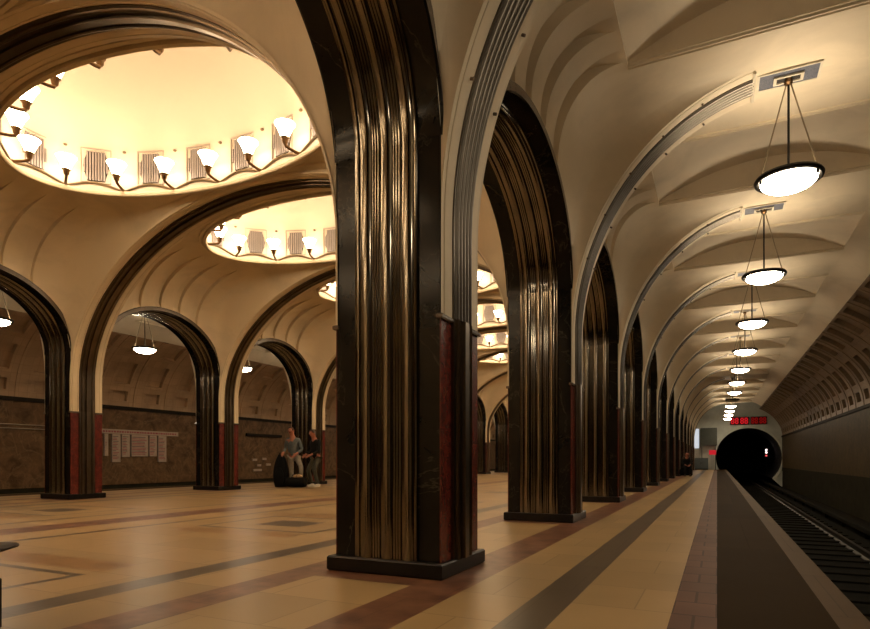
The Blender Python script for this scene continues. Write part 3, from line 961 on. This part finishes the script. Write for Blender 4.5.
MB().bev(-.16, .16, -.05, .12, -.5, .5, .02).build('housing', M['lampblack'], t, smooth=False)
for z, mm in ((.22, 'signal'), (0.0, 'signal'), (-.28, 'signalred')):
    MB().lathe([(.001, .03), (.06, .02), (.075, 0)], 12, (0, 0, 0)).build('lens', M[mm], t)
    o = t.children[-1]; o.rotation_euler = (PI/2, 0, 0); o.location = (-.04, -.06, z)
MB().tube([(0, .1, -.5), (0, .1, -1.9)], .05, 8).build('post', M['lampblack'], t)

# ------------------------------------------------------------------ far left wall: station map and rail of letters
xw = mir(XW)
t = thing('line_map', 'pale line map of hanging lists on the far wall, seen through an arch', 'map board', (xw+.03, 0, 0))
mb = MB().bev(-.03, .01, 13.10, 16.25, 1.70, 1.86, .005); yy = 13.15
while yy < 16.1:
    l = .05 + .05*random.random(); mb.box(.008, .014, yy, yy+l, 1.75, 1.81, 1); yy += l + .035
mb.build('header', [M['paper'], M['inkred']], t, smooth=False)
cols = [(13.18, 13.34, .93), (13.46, 13.80, .72), (13.83, 14.16, .90), (14.20, 14.90, .92), (14.94, 15.28, .93), (15.32, 15.70, .72)]
for i, (a, b, z) in enumerate(cols):
    mb = MB().bev(-.02, .015, a, b, z, 1.69, .004)
    zz = 1.62; r = 0
    while zz > z + .08:
        mb.box(.012, .019, a+.05, b-.05-random.random()*.12, zz-.022, zz, 1 if r % 3 else 2)
        zz -= .055; r += 1
    mb.box(.012, .02, a, a+.025, z, 1.69, 2)
    mb.build('list_panel', [M['paper'], M['inkred'], M['inkdark']], t, smooth=False)
t = thing('letter_rail', 'thin pale double rail along the far wall at the left edge', 'rail', (xw+.02, 0, 0))
for z in (1.74, 1.86): MB().bev(-.02, .02, 8.2, 12.0, z-.012, z+.012, .003).build('bar', M['letter'], t, smooth=False)
for i, (y, z, wd) in enumerate(((20.3, .80, .30), (20.95, .84, .26), (20.6, .55, .26), (21.2, .58, .3), (20.35, .33, .55))):
    tag(MB().bev(xw-.01, xw+.03, y, y+wd, z-.05, z+.05, .005).build('wall_plate', M['paper'], None, smooth=False),
        'small pale plate low on the far wall near the two people, %s' % ('upper row first', 'upper row second', 'middle row first', 'middle row second', 'lowest')[i], 'plate', 'small plates on the far wall')
tag(MB().bev(xw-.01, xw+.10, 19.9, 22.2, 1.86, 1.98, .01).build('wall_shelf', M['darktrim'], None, smooth=False), 'dark bar on the far wall above the small pale plates', 'bar')

# ------------------------------------------------------------------ bench end at the lower left
t = thing('bench', 'dark polished bench whose end pokes in at the lower left edge', 'bench', (-3.045, 1.475, 0), 0.4471)
# local x runs along the picture, bench lies to the left
mb = MB()
prof = [(-.10, .385), (-.09, .40), (.0, .405), (.22, .40), (.24, .392), (.22, .385), (.10, .378), (-.05, .375)]
rows = []
for xx, k in ((-1.6, 1), (-.05, 1), (.075, .95), (.12, .7), (.145, .3), (.15, .02)):
    rows.append([(xx, y*k, .39 + (z-.39)*(.35+.65*k)) for y, z in prof])
mb.grid(rows, closed=True); mb.add(rows[0], [tuple(range(8))])
mb.build('seat', M['wood'], t, recalc=True)
for x in (-1.4, .015):
    MB().bev(x-.10, x+.07, -.10, .10, 0, .265, .02).build('leg', M['wood'], t, smooth=False)
    MB().bev(x-.19, x-.06, -.08, .08, .255, .385, .01).build('bracket', M['wood'], t, smooth=False)

# ------------------------------------------------------------------ people and their bags
def skin(name, joints, edges, mat, parent, root=0, sub=2):
    me = bpy.data.meshes.new(name)
    me.from_pydata([j[0] for j in joints], edges, [])
    o = bpy.data.objects.new(name, me); COL.objects.link(o); o.parent = parent
    me.materials.append(mat)
    md = o.modifiers.new('skin', 'SKIN'); md.use_smooth_shade = True
    bpy.context.view_layer.update()
    for i, (_, r) in enumerate(joints):
        r = r if isinstance(r, tuple) else (r, r)
        me.skin_vertices[0].data[i].radius = r
        me.skin_vertices[0].data[i].use_root = (i == root)
    sb = o.modifiers.new('sub', 'SUBSURF'); sb.levels = sub; sb.render_levels = sub
    return o
def chain(n, start=0): return [(start+i, start+i+1) for i in range(n-1)]
def person(label, loc, rz, J, shirt, trousers, shoes, group=None):
    """J: joint positions (x across, y towards the front, z up)"""
    t = thing('person', label, 'person', loc, rz, group)
    hip, chest, neck, head = V(J['hip']), V(J['chest']), V(J['neck']), V(J['head'])
    side = V((1, 0, 0))
    up = (head-neck).normalized()
    fwd = V((0, 1, 0)); 
    # body: one surface with head, arms, hands and legs
    js = [(hip[:], (.135, .105)), ((hip*.5+chest*.5)[:], (.125, .09)), (chest[:], (.145, .10)), (neck[:], (.066, .066)), ((neck+up*.06)[:], (.066, .070)), ((head+up*-.03)[:], (.082, .10)), ((head+up*.06)[:], (.090, .106)), ((head+up*.115)[:], (.062, .075))]
    ed = chain(8)
    for s, q in ((-1, 'L'), (1, 'R')):
        sh = chest + side*s*.175 + V((0, 0, .07))
        o = len(js); js += [(sh[:], .052), (J['elb'+q], .040), (J['wri'+q], .028)]; ed += [(2, o), (o, o+1), (o+1, o+2)]
        wv = V(J['wri'+q]); d = (wv - V(J['elb'+q])).normalized()
        hp = len(js); js += [((wv+d*.05)[:], (.034, .018))]; ed += [(o+2, hp)]
        lat = d.orthogonal().normalized()
        for f_ in range(4):
            off = lat*(.027-.018*f_); ln = (.075, .085, .08, .062)[f_]
            a = len(js); js += [((wv+d*.09+off)[:], .009), ((wv+d*(.09+ln*.6)+off+V((0, .01, -.012)))[:], .008), ((wv+d*(.09+ln)+off+V((0, .02, -.03)))[:], .007)]
            ed += [(hp, a), (a, a+1), (a+1, a+2)]
        a = len(js); js += [((wv+d*.06+lat*.045)[:], .010), ((wv+d*.10+lat*.055)[:], .008)]; ed += [(hp, a), (a, a+1)]
        hj = hip + side*s*.085 + V((0, 0, -.05))
        o = len(js); js += [(hj[:], .085), (J['kne'+q], .056), (J['ank'+q], .040)]; ed += [(0, o), (o, o+1), (o+1, o+2)]
    bd = skin('body', js, ed, M['skin'], t, 0, 1)
    # face
    hq = head + up*.02
    for s in (-1, 1):
        MB().lathe([(.001, .012), (.010, .006), (.012, 0), (.010, -.006), (.001, -.012)], 8, (hq + V((s*.03, .088, .005)))[:]).build('eye', M['shoe'], bd)
        MB().lathe([(.001, .03), (.018, .02), (.020, -.01), (.001, -.03)], 8, (hq + V((s*.083, 0, -.01)))[:]).build('ear', M['skin'], bd)
    MB().tube([(hq + V((0, .085, .005)))[:], (hq + V((0, .115, -.03)))[:], (hq + V((0, .09, -.04)))[:]], [.008, .014, .008], 8).build('nose', M['skin'], bd)
    MB().tube([(hq + V((-.025, .088, -.065)))[:], (hq + V((0, .094, -.066)))[:], (hq + V((.025, .088, -.065)))[:]], .006, 6).build('mouth', M['ledcase'], bd)
    mb = MB(); rows = []
    for i in range(7):
        a = PI/2*i/6
        rows.append([((head + up*(.02+.115*sin(a)) + V((.094*cos(a*.97)*cos(b), -.018+.106*cos(a*.97)*sin(b)*(1 if sin(b) < 0 else .82), -.07 if (i == 0 and sin(b) < -.2) else 0)))[:]) for b in lin(0, 2*PI*23/24, 24)])
    mb.grid(rows, closed=True).build('hair', M['hair'], t)
    # clothes
    js = [((hip-V((0, 0, .10)))[:], (.165, .135)), ((hip*.7+chest*.3)[:], (.158, .122)), (chest[:], (.162, .118)), ((chest*.25+neck*.75)[:], (.075, .07))]; ed = chain(4)
    for s, q in ((-1, 'L'), (1, 'R')):
        sh = chest + side*s*.178 + V((0, 0, .07)); wr = V(J['elb'+q])*.15 + V(J['wri'+q])*.85
        o = len(js); js += [(sh[:], .066), (J['elb'+q], .053), (wr[:], .040)]; ed += [(2, o), (o, o+1), (o+1, o+2)]
    skin('shirt', js, ed, shirt, t, 0, 1)
    js = [((hip+V((0, 0, .03)))[:], (.155, .125))]; ed = []
    for s, q in ((-1, 'L'), (1, 'R')):
        hj = hip + side*s*.088 + V((0, 0, -.06))
        o = len(js); js += [(hj[:], .100), (J['kne'+q], .072), (J['ank'+q], .060)]; ed += [(0, o), (o, o+1), (o+1, o+2)]
    skin('trousers', js, ed, trousers, t, 0, 1)
    for s, q in ((-1, 'L'), (1, 'R')):
        an = V(J['ank'+q]); b = an.z - .075
        mb = MB(); rows = []
        for y, wd, h in ((-.085, .02, .05), (-.06, .038, .085), (0, .042, .09), (.07, .046, .065), (.14, .042, .05), (.175, .02, .03)):
            rows.append([(an.x + wd*cos(a), an.y + y, b + max(0, h*sin(a)) if a <= PI else b) for a in lin(0, 2*PI*9/10, 10)])
        mb.grid(rows, closed=True); mb.add(rows[0], [tuple(range(10))]); mb.add(rows[-1], [tuple(reversed(range(10)))])
        mb.build('shoe', shoes, t, recalc=True)
    return t
PX, PY = -11.25, 13.85
J1 = dict(hip=(0, 0, .93), chest=(.02, .04, 1.32), neck=(.03, .07, 1.50), head=(.05, .11, 1.64),
          elbL=(-.26, .05, 1.10), wriL=(-.16, .25, .98), elbR=(.26, .02, 1.12), wriR=(.24, .24, 1.0),
          kneR=(.06, .06, .50), ankR=(.06, .0, .075), kneL=(-.30, .26, .58), ankL=(-.22, .08, .075))
person('person in a grey-blue top and pale trousers standing by the bags', (PX, PY, 0), PI+.35+PI*.0, J1, M['denim'], M['greytrouser'], M['shoe'])
J2 = dict(hip=(0, 0, .90), chest=(0, .05, 1.28), neck=(0, .09, 1.45), head=(0, .14, 1.58),
          elbL=(-.25, .10, 1.05), wriL=(-.15, .30, .95), elbR=(.25, .10, 1.05), wriR=(.14, .30, .95),
          kneL=(-.12, .18, .50), ankL=(-.12, .05, .075), kneR=(.14, .20, .50), ankR=(.16, .05, .075))
person('person in a black top and olive trousers beside the one in pale trousers', (PX+.36, PY+.60, 0), PI-.3, J2, M['blackcloth'], M['olive'], M['shoe'])

def softbag(mb, w_, d_, h_, n=16, taper=.85, sag=0.0):
    rows = []
    for i in range(9):
        v_ = i/8; z = h_*v_; k = (1-(abs(v_-.42)/.58)**2.4*.62) * (1-(1-taper)*v_)
        rows.append([(w_*.5*k*(abs(cos(a))**.6)*(1 if cos(a) >= 0 else -1), d_*.5*k*(abs(sin(a))**.6)*(1 if sin(a) >= 0 else -1), z) for a in lin(0, 2*PI*(n-1)/n, n)])
    mb.grid(rows, closed=True); mb.add(rows[0], [tuple(reversed(range(n)))]); mb.add(rows[-1], [tuple(range(n))])
    return mb
t = thing('tall_bag', 'tall black bag standing to the left of the two people', 'bag', (PX-.30, PY-.22, 0), .4)
softbag(MB(), .46, .36, .95).build('body', M['bag'], t)
MB().tube([(-.06, .02, .93), (-.05, .02, 1.0), (.05, .02, 1.0), (.06, .02, .93)], .014, 8).build('handle', M['bag'], t)
softbag(MB(), .30, .14, .45).build('pocket', M['bag'], t); t.children[-1].location = (0, -.2, .12)
t = thing('duffel_bag', 'low black duffel bag on the floor between the two people', 'bag', (PX+.22, PY-.16, 0), .35)
mb = MB(); rows = []
for x, k in ((-.30, .6), (-.27, .9), (-.1, 1), (.1, 1), (.27, .9), (.30, .6)):
    rows.append([(x, .15*k*cos(a), .15 + .15*k*sin(a)) for a in lin(0, 2*PI*15/16, 16)])
mb.grid(rows, closed=True); mb.add(rows[0], [tuple(range(16))]); mb.add(rows[-1], [tuple(reversed(range(16)))])
mb.build('body', M['bag'], t, recalc=True)
MB().tube([(-.12, -.1, .26), (-.1, -.06, .36), (.1, -.06, .36), (.12, -.1, .26)], .012, 8).build('handle', M['bag'], t)
t = thing('cloth_bundle', 'small beige bundle lying on the low black duffel bag', 'bundle', (PX+.28, PY-.18, .285), .3)
softbag(MB(), .30, .16, .10).build('body', M['beige'], t)
MB().tube([(0, -.085, .0), (0, -.09, .06), (0, 0, .115), (0, .09, .06), (0, .085, .0)], .008, 6).build('strap', M['darkshoe'], t)

# figure sitting far down the platform, on a suitcase against a column
J3 = dict(hip=(0, 0, .46), chest=(0, .10, .80), neck=(0, .16, .95), head=(0, .22, 1.07),
          elbL=(-.22, .25, .62), wriL=(-.10, .42, .55), elbR=(.22, .25, .62), wriR=(.10, .42, .55),
          kneL=(-.12, .42, .50), ankL=(-.12, .36, .075), kneR=(.12, .42, .50), ankR=(.12, .38, .075))
person('person in dark clothes sitting hunched far along the column row', (-1.36, 31.3, 0), PI+.2, J3, M['blackcloth'], M['blackcloth'], M['darkshoe'])
t = thing('suitcase', 'dark suitcase under the person sitting far along the platform', 'suitcase', (-1.40, 31.42, 0), .2)
MB().bev(-.30, .30, -.16, .16, .03, .34, .03).build('body', M['bag'], t, smooth=False)
for x in (-.24, .24):
    MB().tube([(x, -.13, .02), (x, .13, .02)], .02, 8).build('wheel', M['lampblack'], t)
